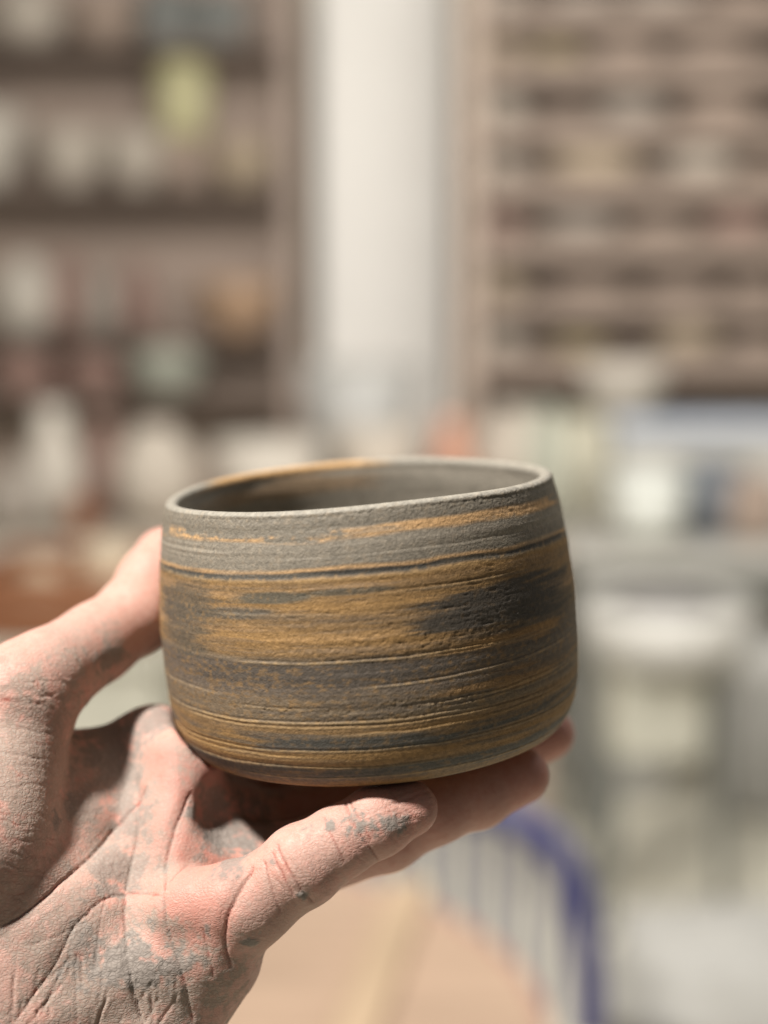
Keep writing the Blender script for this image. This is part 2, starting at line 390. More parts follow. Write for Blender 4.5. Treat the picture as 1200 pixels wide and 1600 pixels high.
def build_hand():
    F = Field((-275, -205, 372), (62, 4, 522), 1.0)
    palm = F.new()
    mc = {'index': (-230, 1400, 452, 15), 'middle': (-235, 1450, 448, 15), 'ring': (-230, 1505, 442, 15), 'little': (-215, 1560, 432, 15)}
    for k, w in mc.items():
        m = FINGERS[k][0]
        cone(F, palm, px(*m[:3]), m[3] - 1.0, px(*w[:3]), w[3], 7)
    # forearm leaving the frame
    cone(F, palm, px(-235, 1440, 446), 21, px(-690, 1660, 452), 25, 12); cone(F, palm, px(-225, 1530, 440), 20, px(-670, 1730, 447), 24, 12)
    # thenar eminence, thumb metacarpal, web, hypothenar, finger mounts
    cone(F, palm, px(30, 1085, 430), 14.5, px(-190, 1370, 432), 20, 8)
    cone(F, palm, px(40, 1130, 427), 13, px(-45, 1320, 414), 22, 7)
    cone(F, palm, px(-45, 1320, 414), 22, px(-180, 1440, 424), 20, 8)
    cone(F, palm, px(112, 1196, 446), 8, px(240, 1190, 452), 10, 6)
    cone(F, palm, px(60, 1230, 445), 12, px(200, 1230, 450), 11, 8)
    cone(F, palm, px(250, 1500, 414), 13, px(20, 1590, 414), 20, 8)
    cone(F, palm, px(20, 1590, 414), 20, px(-170, 1600, 428), 19, 8)
    cone(F, palm, px(185, 1395, 421), 13, px(90, 1445, 416), 14.5, 9); cone(F, palm, px(90, 1445, 416), 14.5, px(0, 1500, 412), 17, 9)
    cone(F, palm, px(112, 1222, 444), 12, px(104, 1290, 437), 15.5, 8); cone(F, palm, px(104, 1290, 437), 15.5, px(20, 1400, 416), 15, 8)
    cone(F, palm, px(330, 1500, 418), 13.5, px(215, 1622, 420), 18.5, 7); cone(F, palm, px(215, 1622, 420), 18.5, px(-120, 1640, 428), 19, 8)
    cone(F, palm, px(288, 1195, 438), 11.5, px(262, 1300, 430), 11, 5); cone(F, palm, px(262, 1300, 430), 11, px(250, 1390, 420), 10, 5)
    cone(F, palm, px(322, 1298, 438), 10.5, px(290, 1335, 430), 11, 6)
    cone(F, palm, px(352, 1405, 407), 9.5, px(285, 1420, 411), 10.5, 3.5)
    fing = F.new()
    for k, J in FINGERS.items():
        g = F.new()
        for a, b in zip(J[:-1], J[1:]):
            cone(F, g, px(*a[:3]), a[3], px(*b[:3]), b[3], 2.5)
        for a in (J[2], J[4]):                           # joint thickening
            p = px(*a[:3]); ell(F, g, p, (a[3] * 1.03,) * 3, np.eye(3), 2)
        fing = smin(fing, g, 0.9)
    f = smin(palm, fing, 4.0)
    g = F.new()
    for a, b in zip(THUMB[:-1], THUMB[1:]): cone(F, g, px(*a[:3]), a[3], px(*b[:3]), b[3], 3)
    ell(F, g, px(*THUMB[3][:3]), (11.9,) * 3, np.eye(3), 2)
    f = smin(f, g, 3.0)
    def carve(A, ra, B, rb, k):
        nonlocal f
        c = F.new(); cone(F, c, A, ra, B, rb, 0.01); f = -smin(-f, c, k)
    carve(px(203, 1195, 422), 7, px(203, 1350, 410), 6, 7)
    carve(px(368, 1268, 426), 10, px(440, 1262, 430), 12, 5)
    X, Y, Z = F.grids((slice(None),) * 3)
    f = -smin(-f, bowl_sdf(X, Y, Z) - 0.15, 1.2)         # flesh yields where the bowl presses on it
    V, Q = surface_nets(F, f.astype(np.float32))
    # keep only the big connected part
    V = relax(V, Q, 3, 0.5)
    V, Q = subdivide(V, Q); V = relax(V, Q, 2, 0.5)
    bv = BVHTree.FromPolygons(V.tolist(), Q.tolist())
    def hit(u, v):
        d = Vector(px(u, v, 1.0)).normalized(); r = bv.ray_cast(Vector((0, 0, 0)), d)
        return None if r[0] is None else np.array(r[0])
    N = normals(V, Q)
    rng = random.Random(5)
    disp = np.zeros(len(V)); 
    def line(pts, depth, w, bulge=0.12, jit=2.0, step=12, cover=None, fold=0):
        P = []; jit *= .5
        for _ in range(2):
            if len(pts) > 2: pts = [pts[0]] + [((a[0] * w1 + b[0] * (1 - w1)), (a[1] * w1 + b[1] * (1 - w1))) for a, b in zip(pts[:-1], pts[1:]) for w1 in (.75, .25)] + [pts[-1]]
        for (a, b) in zip(pts[:-1], pts[1:]):
            n = max(1, int(math.dist(a, b) / step))
            for i in range(n):
                t = i / n; P.append((a[0] + (b[0] - a[0]) * t + rng.uniform(-jit, jit), a[1] + (b[1] - a[1]) * t + rng.uniform(-jit, jit)))
        P.append(pts[-1]); H = [hit(*p) for p in P]; n = len(H)
        dm = np.full(len(V), 1e3); wt = np.ones(len(V)); R = max(w * 5, 6 if fold else 0)
        for i in range(n - 1):
            A, B = H[i], H[i + 1]
            if A is None or B is None or np.linalg.norm(A - B) > 9: continue
            lo = np.minimum(A, B) - R; hi = np.maximum(A, B) + R
            k = np.where(((V > lo) & (V < hi)).all(1))[0]
            if not len(k): continue
            ab = B - A; t = np.clip((V[k] - A) @ ab / (ab @ ab + 1e-9), 0, 1)
            d = np.linalg.norm(V[k] - A - t[:, None] * ab, axis=1)
            up = d < dm[k]; k = k[up]; dm[k] = d[up]
            e = (i + t[up]) / (n - 1); wt[k] = np.clip(np.minimum(e, 1 - e) * 6 + 0.15, 0, 1)
        m = dm < R
        disp[m] += wt[m] * (-depth * np.exp(-(dm[m] / w) ** 2) + bulge * depth * np.exp(-((dm[m] - 2.1 * w) / (1.2 * w)) ** 2))
        if fold:
            m2 = dm < 6; disp[m2] -= wt[m2] * fold * np.exp(-(dm[m2] / 2.0) ** 2)
        if cover is not None: cover[m] = np.maximum(cover[m], wt[m] * np.exp(-(dm[m] / (w * 0.8)) ** 2))
    crease = np.zeros(len(V))
    # flexion creases of the palm
    for a in [([(228, 1228), (205, 1262), (160, 1320), (100, 1375), (45, 1425), (0, 1452)], 1.5, 0.8),
              ([(212, 1215), (214, 1290), (208, 1345), (196, 1392)], 1.3, 0.75),
              ([(205, 1395), (165, 1400), (140, 1425), (112, 1450), (98, 1490), (60, 1545), (20, 1600)], .85, 0.65),
              ([(196, 1392), (194, 1440), (200, 1500), (212, 1560), (224, 1600)], 1.1, 0.7),
              ([(300, 1235), (275, 1290), (258, 1345), (254, 1398)], 1.2, 0.7),
              ([(254, 1398), (200, 1392)], 0.9, 0.7), ([(254, 1398), (258, 1440), (275, 1490), (290, 1540), (302, 1600)], 0.9, 0.6),
              ([(300, 1345), (258, 1380)], 0.7, 0.6), ([(396, 1352), (372, 1395), (352, 1440), (350, 1480), (362, 1515)], 1.3, 0.8),
              ([(316, 1450), (325, 1490), (335, 1530)], 0.5, 0.5), ([(108, 1495), (80, 1550), (62, 1590)], 0.7, 0.6),
              ([(40, 1480), (95, 1460), (140, 1440)], .5, .5), ([(120, 1490), (118, 1540), (120, 1600)], .6, .55), ([(165, 1400), (155, 1450), (148, 1520)], .5, .5)]:
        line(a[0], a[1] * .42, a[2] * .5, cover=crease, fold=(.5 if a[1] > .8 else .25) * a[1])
    # finger joints
    for a in [([(432, 1318), (446, 1352), (470, 1392), (490, 1412)], .55, .6), ([(424, 1330), (438, 1362), (460, 1402)], .4, .5),
              ([(538, 1252), (552, 1285), (575, 1322), (592, 1345)], .5, .55), ([(545, 1250), (560, 1280), (582, 1316)], .35, .5),
              ([(412, 1345), (422, 1380), (440, 1430)], .3, .5), ([(505, 1275), (520, 1310), (540, 1350)], .25, .45)]:
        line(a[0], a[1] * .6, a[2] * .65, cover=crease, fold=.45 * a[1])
    # fine lines running over the thenar, thumb, hypothenar and little finger
    for i in range(30):
        y = 1100 + i * 11 + rng.uniform(-6, 6); x1 = 118 + rng.uniform(-25, 18) - max(0, y - 1330) * 0.75
        line([(rng.uniform(-25, 40), y + rng.uniform(-16, 8)), (x1 * .5, y + rng.uniform(-9, 9)), (x1 * rng.uniform(.6, 1), y + rng.uniform(-4, 20))], rng.uniform(.03, .15), .3, jit=4.5, cover=crease)
    for i in range(16):
        t = i / 15; u0 = 5 + 115 * t; v0 = 1055 + rng.uniform(-25, 25)
        line([(u0, v0), (u0 + 30, v0 + 30), (u0 + 55, v0 + 22)], rng.uniform(.08, .2), .36, jit=3.0)
    for i in range(26):
        u0 = rng.uniform(-10, 300); v0 = rng.uniform(1480, 1600); l = rng.uniform(30, 90); a = rng.uniform(1.2, 2.4)
        line([(u0, v0), (u0 + l * math.cos(a), v0 + l * math.sin(a))], rng.uniform(.10, .32), .4, jit=2.5)
    for i in range(26):
        t = rng.uniform(0, 1); u0 = 395 + 250 * t; v0 = 1400 - 140 * t + rng.uniform(-25, 25)
        line([(u0 - 14, v0 - 24), (u0 + 4, v0 + 4), (u0 + 26, v0 + 28)], rng.uniform(.06, .18), .38, jit=2.0)
    for i in range(14):
        u0 = rng.uniform(590, 660); v0 = rng.uniform(1238, 1290); line([(u0 - 40, v0 + 18), (u0, v0), (u0 + 25, v0 - 6)], .09, .35, jit=1.0)
    for i in range(10):                                   # puckered clay below the ring finger
        u0 = 205 + i * 10; line([(u0, 1525 + rng.uniform(-8, 8)), (u0 + rng.uniform(-4, 8), 1575)], rng.uniform(.1, .22), .45, jit=2.0)
    # dried clay, plus painted shade under the bowl: position, radius mm, amount
    clay = np.zeros(len(V)); dust = np.zeros(len(V))
    from mathutils import noise as mn
    VV = [Vector(q) for q in V]
    nz = np.array([mn.fractal(q * 0.16, 0.7, 2.0, 4) for q in VV]) * .45 + .5
    nf = np.array([mn.fractal(q * 0.6, 0.8, 2.0, 3) for q in VV]) * .45 + .5
    def blob(u, v, r, amt, dst, au=1.0, av=1.0, edge=.35):
        h = hit(u, v)
        if h is None: return
        q = V - h; d = np.sqrt((q[:, 0] / au) ** 2 + (q[:, 1] / av) ** 2 + (q[:, 2] / 1.3) ** 2) / r + (nz - 0.5) * 2.0 + (nf - 0.5) * 1.5
        dst[:] = np.maximum(dst, amt * (1 - sst(1 - edge, 1 + edge, d)))
    for a in [(190, 1500, 7, 1, 1.5, .8), (230, 1515, 7, 1, 1.5, .7), (265, 1512, 5, .9, 1.4, .6), (150, 1490, 5, .8, 1, 1), (125, 1480, 5, .6, .6, 1.2), (348, 1305, 6, 1, 1.1, .8), (372, 1320, 6, 1, 1.2, .7),
              (335, 1330, 4, .8, 1, .8), (300, 1265, 2.2, 1, 1, 1), (362, 1348, 4, .8, 1, .6), (587, 1292, 5.2, 1, 1.6, .55), (615, 1282, 3.0, .9, 1.4, .6), (516, 1285, 2.2, 1, .7, 1.2), (482, 1302, 3.0, .7, 1.2, .6), (424, 1350, 1.8, .8, 1, .7),
              (392, 1474, 1.7, 1, 1.1, .7), (473, 1400, 1.3, 1, 1, .7), (88, 1283, 1.8, 1, .7, 1.2), (110, 1255, 2.2, .8, .6, 1.8), (112, 1210, 2.0, .6, .6, 1.8), (165, 1030, 4.4, .8, 1.5, .55), (175, 1165, 9, .85, 1, 1.1), (230, 1130, 6, .8, 1.4, .7), (260, 1120, 5, .8, 1.2, .8),
              (185, 1215, 8, .7, .8, 1.3), (195, 1280, 7, .65, .8, 1.4), (180, 1345, 7, .6, 1.1, 1.1), (150, 1250, 6, .45, .8, 1.3), (395, 1290, 9, .8, 1.2, 1.2), (330, 1270, 6, .6, 1, 1), (322, 1450, 2, .8, .7, 1), (175, 1390, 4, .7, 1.5, .6)]:
        blob(*a[:4], clay, *a[4:])
    for a in [(60, 1200, 28, .9), (20, 1380, 22, .7), (150, 1220, 20, .8), (180, 1330, 16, .8), (280, 1280, 14, .35), (90, 1290, 20, .6), (260, 1340, 12, .4), (330, 1300, 12, .6), (590, 1270, 14, .3), (120, 1040, 14, .35), (110, 1140, 12, .7), (150, 1350, 14, .55), (120, 1440, 14, .8), (150, 1520, 18, .95), (100, 1470, 14, .8), (150, 1440, 12, .8), (240, 1555, 15, .95, 1.5, .9), (180, 1580, 14, .8), (150, 1260, 14, .6), (200, 1180, 12, .55),
              (440, 1420, 14, .45), (400, 1470, 10, .5), (500, 1330, 12, .35), (280, 1560, 10, .6), (60, 1040, 16, .25), (60, 1540, 18, .25), (215, 1450, 8, .5), (0, 1560, 16, .5), (-60, 1450, 18, .4), (320, 1540, 12, .4)]:
        blob(*a[:4], dust, *(a[4:] if len(a) > 4 else (1, 1)), edge=.6)
    disp += clay * (0.12 + 0.35 * (nf - 0.4)) + dust * (nf - 0.5) * 0.18
    disp += (fbm(V[:, 0] / 3 + V[:, 2] / 4, V[:, 1] / 3 - V[:, 2] / 4, 77, 3) - 0.5) * 0.12
    red = np.zeros(len(V))
    def near(p, r): return np.exp(-(np.linalg.norm(V - p, axis=1) / r) ** 2)
    for k, J in FINGERS.items():
        red += 0.8 * near(px(*J[-1][:3]), 15) + 0.35 * near(px(*J[2][:3]), 11)
    red += .5 * near(px(*THUMB[-1][:3]), 15) + .4 * near(px(300, 1200, 425), 16) + .6 * near(px(310, 1410, 398), 16) + .6 * near(px(280, 1320, 418), 18) + .4 * near(px(280, 1180, 425), 14)
    V = V + N * disp[:, None]
    origin = px(-480, 1600, 448)
    Wd = c2w(V); ow = c2w(origin)
    m = skin_material()
    o = link_np('hand', Wd - ow, Q[:, ::-1] if False else Q, m)
    o.location = ow
    for nm, a in (('clay', clay), ('dust', dust), ('crease', crease), ('red', np.clip(red, 0, 1))):
        at = o.data.attributes.new(nm, 'FLOAT', 'POINT'); at.data.foreach_set('value', a.astype(np.float32))
    tag(o, 'left hand smeared with grey clay, fingers under and thumb against the striped bowl', 'hand')
    return o

def skin_material():
    m = bpy.data.materials.new('clay_smeared_skin'); m.use_nodes = True; nt = m.node_tree; L = nt.links.new
    b = nt.nodes['Principled BSDF']
    A = {k: nset(nt, 'ShaderNodeAttribute', attribute_name=k) for k in ('clay', 'dust', 'crease', 'red')}
    tc = nset(nt, 'ShaderNodeTexCoord')
    def noise(sc_, det=4, r=.6):
        n = nset(nt, 'ShaderNodeTexNoise', Scale=float(sc_), Detail=float(det), Roughness=r); L(tc.outputs['Object'], n.inputs['Vector']); return n
    def mixc(fac, a, c):
        n = nset(nt, 'ShaderNodeMix', data_type='RGBA'); 
        if hasattr(fac, 'is_output'): L(fac, n.inputs['Factor'])
        else: n.inputs['Factor'].default_value = fac
        for i, x in ((6, a), (7, c)):
            if hasattr(x, 'is_output'): L(x, n.inputs[i])
            else: n.inputs[i].default_value = (*x, 1)
        return n.outputs[2]
    def mth(op, a, c=0.0, clamp=False):
        n = nset(nt, 'ShaderNodeMath', operation=op, use_clamp=clamp)
        for i, x in ((0, a), (1, c)):
            if hasattr(x, 'is_output'): L(x, n.inputs[i])
            else: n.inputs[i].default_value = x
        return n.outputs[0]
    n1 = noise(60, 5); n2 = noise(420, 4)
    base = mixc(n1.outputs['Fac'], srgb(186, 138, 123), srgb(206, 168, 153))
    mott = mth('MULTIPLY', mth('SUBTRACT', n2.outputs['Fac'], .45), 1.4, True)
    base = mixc(mott, base, srgb(178, 118, 104))
    base = mixc(mth('MULTIPLY', A['red'].outputs['Fac'], .5), base, srgb(192, 118, 103))
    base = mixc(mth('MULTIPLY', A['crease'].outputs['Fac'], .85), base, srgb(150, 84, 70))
    dn = noise(900, 3)
    dustf = mth('MULTIPLY', A['dust'].outputs['Fac'], mth('ADD', .6, mth('MULTIPLY', dn.outputs['Fac'], .8)), True)
    base = mixc(dustf, base, mixc(noise(45, 4).outputs['Fac'], srgb(136, 113, 100), srgb(180, 163, 149)))
    claycol = mixc(dn.outputs['Fac'], srgb(116, 106, 99), srgb(154, 143, 133))
    base = mixc(A['clay'].outputs['Fac'], base, claycol)
    b.inputs['Subsurface Weight'].default_value = 0.35
    sw = mth('MULTIPLY', mth('SUBTRACT', 1.0, A['clay'].outputs['Fac'], True), .22); L(sw, b.inputs['Subsurface Weight'])
    b.inputs['Subsurface Radius'].default_value = (1.0, 0.5, 0.35); b.inputs['Subsurface Scale'].default_value = 0.005
    b.inputs['Roughness'].default_value = 0.52; b.inputs['Specular IOR Level'].default_value = 0.28
    ro = mth('ADD', .5, mth('MULTIPLY', mth('ADD', A['clay'].outputs['Fac'], A['dust'].outputs['Fac'], True), .3)); L(ro, b.inputs['Roughness'])
    # skin relief: tiny plates between crossing furrows
    vo = nset(nt, 'ShaderNodeTexVoronoi', feature='DISTANCE_TO_EDGE', Scale=900.0)
    mp = nset(nt, 'ShaderNodeMapping'); mp.inputs['Rotation'].default_value = (0.3, 0.2, 0.5); mp.inputs['Scale'].default_value = (.75, 1, 1.25)
    wv = noise(300, 2); add = nset(nt, 'ShaderNodeVectorMath', operation='MULTIPLY_ADD'); add.inputs[1].default_value = (.0022,) * 3
    L(wv.outputs['Color'], add.inputs[0]); L(tc.outputs['Object'], add.inputs[2]); L(add.outputs[0], mp.inputs[0]); L(mp.outputs[0], vo.inputs['Vector'])
    hgt = mth('ADD', mth('MULTIPLY', mth('MINIMUM', vo.outputs['Distance'], .25), 1.6), mth('MULTIPLY', noise(1500, 3).outputs['Fac'], .35))
    chalk = mth('MULTIPLY', mth('MULTIPLY', A['dust'].outputs['Fac'], mth('MULTIPLY', mth('SUBTRACT', vo.outputs['Distance'], .08), 4.0, True), True), .16)
    L(mixc(chalk, base, srgb(212, 200, 188)), b.inputs['Base Color'])
    bp = nset(nt, 'ShaderNodeBump', Strength=.5, Distance=.00035); L(hgt, bp.inputs['Height']); L(bp.outputs[0], b.inputs['Normal'])
    return m
hand = build_hand()
#@@SECTION background
# ------------------------------------------------------------------ the room behind, far out of focus
random.seed(11)
def box(name, lo, hi, m, parent=None, bev=0.004):
    lo = Vector(lo); hi = Vector(hi)
    for i in range(3):
        if lo[i] > hi[i]: lo[i], hi[i] = hi[i], lo[i]
    c = (lo + hi) / 2
    bm = bmesh.new(); bmesh.ops.create_cube(bm, size=1)
    for v in bm.verts: v.co = Vector(((v.co.x) * (hi.x - lo.x), v.co.y * (hi.y - lo.y), v.co.z * (hi.z - lo.z)))
    if bev: bmesh.ops.bevel(bm, geom=bm.edges[:], offset=min(bev, min(hi - lo) * .3), segments=1, affect='EDGES')
    me = bpy.data.meshes.new(name); bm.to_mesh(me); bm.free(); me.materials.append(m)
    o = bpy.data.objects.new(name, me); col.objects.link(o)
    if parent: o.parent = parent; o.location = c - parent.location
    else: o.location = c
    return o
def lathe(name, prof, m, loc, parent=None, seg=28, sx=1.0, sy=1.0):
    V = []; n = len(prof)
    for r, h in prof:
        for k in range(seg):
            a = 2 * math.pi * k / seg; V.append((max(r, 1e-4) * math.cos(a) * sx, max(r, 1e-4) * math.sin(a) * sy, h))
    Fc = [(i * seg + k, i * seg + (k + 1) % seg, (i + 1) * seg + (k + 1) % seg, (i + 1) * seg + k) for i in range(n - 1) for k in range(seg)]
    o = link_mesh(name, V, Fc, m, parent, True)
    o.location = Vector(loc) - (parent.location if parent else Vector((0, 0, 0)))
    return o
def bowl_p(r, h, t=0.006): return [(0, 0), (r * .45, 0), (r * .5, h * .06), (r * .78, h * .4), (r, h), (r - t, h), (r * .74, h * .42), (r * .42, h * .14), (0, h * .12)]
def cup_p(r, h, t=0.005): return [(0, 0), (r * .8, 0), (r * .92, h * .12), (r, h * .5), (r * .96, h), (r * .96 - t, h), (r - t, h * .5), (r * .8, h * .12), (0, h * .1)]
def jar_p(r, h): return [(0, 0), (r * .55, 0), (r * .9, h * .25), (r, h * .5), (r * .8, h * .8), (r * .45, h * .92), (r * .5, h), (r * .42, h), (r * .38, h * .9), (r * .7, h * .7), (0, h * .1)]
def vase_p(r, h): return [(0, 0), (r * .7, 0), (r, h * .35), (r * .85, h * .65), (r * .5, h * .85), (r * .62, h), (r * .52, h), (r * .42, h * .85), (r * .7, h * .6), (0, h * .08)]
def tube(name, pts, r, m, parent=None, seg=10, closed=False):
    cu = bpy.data.curves.new(name, 'CURVE'); cu.dimensions = '3D'; cu.bevel_depth = r; cu.bevel_resolution = 3; cu.use_fill_caps = True
    sp = cu.splines.new('POLY'); sp.points.add(len(pts) - 1)
    off = parent.location if parent else Vector((0, 0, 0))
    for p, q in zip(sp.points, pts): p.co = (*(Vector(q) - off), 1)
    tmp = bpy.data.objects.new(name, cu); col.objects.link(tmp)
    dg = bpy.context.evaluated_depsgraph_get(); me = bpy.data.meshes.new_from_object(tmp.evaluated_get(dg))
    bpy.data.objects.remove(tmp); me.name = name; me.materials.clear(); me.materials.append(m); me.shade_smooth()
    o = bpy.data.objects.new(name, me); col.objects.link(o); o.parent = parent
    return o

M = {k: mat(k, srgb(*c), **kw) for k, c, kw in [
    ('floor_concrete', (198, 192, 174), dict(rough=.8, scale=2)), ('plaster', (200, 194, 172), dict(rough=.9, scale=2)), ('white_paint', (220, 215, 206), dict(rough=.6, var=.03)),
    ('dark_wood', (156, 139, 126), dict(stretch=(1, 8, 8), scale=3)), ('shaded_board_wood', (98, 84, 73), dict(stretch=(1, 8, 8), scale=3)), ('back_wood', (152, 134, 120), dict(stretch=(1, 8, 8), scale=3)),
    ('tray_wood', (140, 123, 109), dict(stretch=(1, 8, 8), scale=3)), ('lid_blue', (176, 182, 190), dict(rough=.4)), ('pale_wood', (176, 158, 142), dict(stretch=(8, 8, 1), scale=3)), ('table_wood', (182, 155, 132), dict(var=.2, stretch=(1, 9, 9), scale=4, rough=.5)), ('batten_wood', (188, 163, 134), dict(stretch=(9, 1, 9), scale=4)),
    ('table_edge', (184, 146, 130), dict(rough=.5)), ('blue_paint', (78, 78, 116), dict(rough=.4, var=.06)), ('grey_paint', (112, 112, 106), dict(rough=.5)),
    ('cream_clay', (172, 161, 146), {}), ('white_clay', (184, 175, 161), {}), ('red_clay', (140, 112, 100), {}), ('brown_clay', (148, 130, 115), {}), ('tan_clay', (162, 145, 121), {}), ('grey_clay', (146, 136, 124), {}),
    ('yellow_green', (180, 173, 132), dict(rough=.35)), ('orange_glaze', (164, 134, 106), dict(rough=.35)), ('pale_green', (160, 160, 144), {}), ('olive_glaze', (138, 124, 90), {}), ('terracotta', (180, 132, 108), {}),
    ('crate_orange', (122, 78, 50), dict(stretch=(1, 1, 6))), ('slate_plastic', (108, 112, 116), dict(rough=.4)), ('white_plastic', (200, 200, 190), dict(rough=.4, var=.02)), ('pale_blue', (160, 157, 150), dict(rough=.35)),
    ('tub_plastic', (176, 172, 163), dict(rough=.5, var=.04)), ('tub_water', (118, 114, 110), dict(rough=.6)), ('sack', (164, 161, 154), dict(rough=.7)), ('wheel_body', (182, 178, 162), dict(rough=.5))]}

# setting
tag(box('floor', (-10, -1.5, -0.06), (10, 6.2, 0), M['floor_concrete'], bev=0), kind='structure')
tag(box('wall_back', (-10, 6.2, -0.06), (10, 6.32, 4.2), M['plaster'], bev=0), kind='structure')

# white column between the racks
p0 = W(500, 800, 5.3); p1 = W(702, 800, 5.3)
colm = empty('column', ((p0.x + p1.x) / 2, 5.42, 0))
box('shaft', (p0.x, 5.3, 0.1), (p1.x, 5.54, 3.3), M['white_paint'], colm, .01)
box('plinth', (p0.x - .02, 5.28, 0), (p1.x + .02, 5.56, 0.099), M['grey_paint'], colm, .01)
tag(colm, 'plain white square column standing between the two pot racks', 'column')

# --- racks
def rack(u0, u1, y, levels, post_m, label, depth=.28, back=True, posts=None, th=.035, lip=0):
    a = W(u0, 800, y).x; b = W(u1, 800, y).x
    t = empty('pot_rack', ((a + b) / 2, y + depth / 2, 0))
    for (pa, pb) in (posts or ((a, a + .05), (b - .05, b))):
        box('upright', (pa, y, 0), (pb, y + .05, 2.6), post_m, t); box('upright', (pa, y + depth - .05, 0), (pb, y + depth, 2.6), post_m, t)
    for v in levels:
        z = W(600, v, y).z
        box('shelf_board', (max(a + .052, (posts[0][1] + .002) if posts else -9), y - .01, z - th), (b - .052, y + depth - .055, z), M['shaded_board_wood'], t)  # boards toned dark to paint in the shade lines beneath them
        if lip: box('tray_lip', (max(a + .052, posts[0][1] + .002), y - .028, z - th * .5), (b - .052, y - .011, z + lip + random.uniform(-.008, .008)), M['tray_wood'], t)
    if back:
        n = 9; zb = np.linspace(.5, 2.6, n + 1)
        for i in range(n):
            box('back_plank', (a + .01, y + depth + .004, zb[i] + .004), (b - .01, y + depth + .02 + random.uniform(0, .004), zb[i + 1] - .004), M['back_wood'], t)  # planks in their own brown wood tone
    tag(t, label, 'shelf rack')
    return t
LY = 5.0; LL = [-150, 66, 292, 528, 622]
rack(-170, 470, LY, LL, M['dark_wood'], 'dark brown wooden pot rack holding the yellow-green cup and orange bowl')
RY = 4.8; RL = [-50, 36, 122, 216, 306, 398, 488, 582]
_x = W(716, 800, RY).x
rack(716, 1420, RY, RL, M['pale_wood'], 'brown rack with closely spaced boards and pale uprights beside the column', depth=.26, th=.035, lip=.058, posts=((_x, W(748, 800, RY).x), (W(1370, 800, RY).x, W(1420, 800, RY).x)))

def pot(kind, u, v, w, h, y, m, label, cat, group=None, dy=.12):
    p = W(u, v, y + dy); s = (p - Vector(CAM)).length / FPX
    r = w / 2 * s; hh = h * s
    pr = {'bowl': bowl_p, 'cup': cup_p, 'jar': jar_p, 'vase': vase_p}[kind](r, hh)
    p.z = W(u, v, y).z if v in LL or v in RL else p.z
    o = lathe(cat.replace(' ', '_'), pr, M[m], p + Vector((0, 0, .001)))
    o.rotation_euler.z = random.uniform(0, 6)
    return tag(o, label, cat, group)
# dark-wood rack
pot('jar', 45, 66, 104, 92, LY, 'cream_clay', 'cream round jar on the top board of the dark rack, near its end', 'jar')
pot('bowl', 165, 66, 110, 66, LY, 'brown_clay', 'brown bowl on the top board of the dark rack between jar and dark cups', 'bowl')
pot('cup', 262, 66, 84, 84, LY, 'grey_paint', 'dark grey cup beside the brown bowl on the top board of the dark rack', 'cup')
pot('cup', 344, 66, 80, 78, LY, 'grey_paint', 'dark grey cup on the top board beside the column end of the dark rack', 'cup')
pot('bowl', -20, 292, 120, 110, LY, 'white_clay', 'tall off-white bowl at the end of the middle board of the dark rack', 'bowl')
pot('bowl', 112, 292, 112, 84, LY, 'cream_clay', 'wide cream bowl on the middle board next to the tall off-white bowl', 'bowl')
pot('bowl', 214, 292, 104, 82, LY, 'cream_clay', 'wide cream bowl on the middle board beside the upturned brown pot', 'bowl')
st = pot('cup', 290, 292, 70, 76, LY, 'brown_clay', 'upturned brown pot under the yellow-green cup', 'pot')
cu_ = pot('cup', 287, 214, 82, 112, LY, 'yellow_green', 'glossy yellow-green cup standing on an upturned brown pot', 'cup')
cu_.location.z = st.location.z + (292 - 214 - 2) / FPX * 5.14
pot('bowl', 378, 292, 96, 66, LY, 'tan_clay', 'tan bowl on the middle board right beside the upturned brown pot', 'bowl')
pot('vase', 150, 150, 1, 1, LY, 'grey_clay', 'x', 'vase') if False else None
pot('jar', 42, 528, 100, 116, LY, 'white_clay', 'round white jar on the board of the orange bowl', 'jar')
pot('vase', 108, 528, 56, 120, LY, 'red_clay', 'red clay vase next to the round white jar', 'vase')
pot('vase', 160, 528, 66, 96, LY, 'grey_clay', 'short grey vase between two red clay vases', 'vase')
pot('vase', 216, 528, 50, 112, LY, 'red_clay', 'red clay vase next to the short grey vase', 'vase')
pot('jar', 190, 430, 84, 70, LY - .05, 'grey_clay', 'pale grey jar resting on the rims of the vases', 'jar') if False else None
pot('bowl', 374, 528, 128, 84, LY, 'orange_glaze', 'wide orange glazed bowl on the dark rack', 'bowl')
pot('bowl', 262, 622, 130, 72, LY, 'pale_green', 'pale grey-green bowl on the lowest board of the dark rack', 'bowl')
pot('cup', 150, 622, 90, 70, LY, 'red_clay', 'red clay cup on the lowest board next to the pale grey-green bowl', 'cup')
pot('cup', 40, 622, 100, 74, LY, 'red_clay', 'wide red clay cup at the end of the lowest board', 'cup')
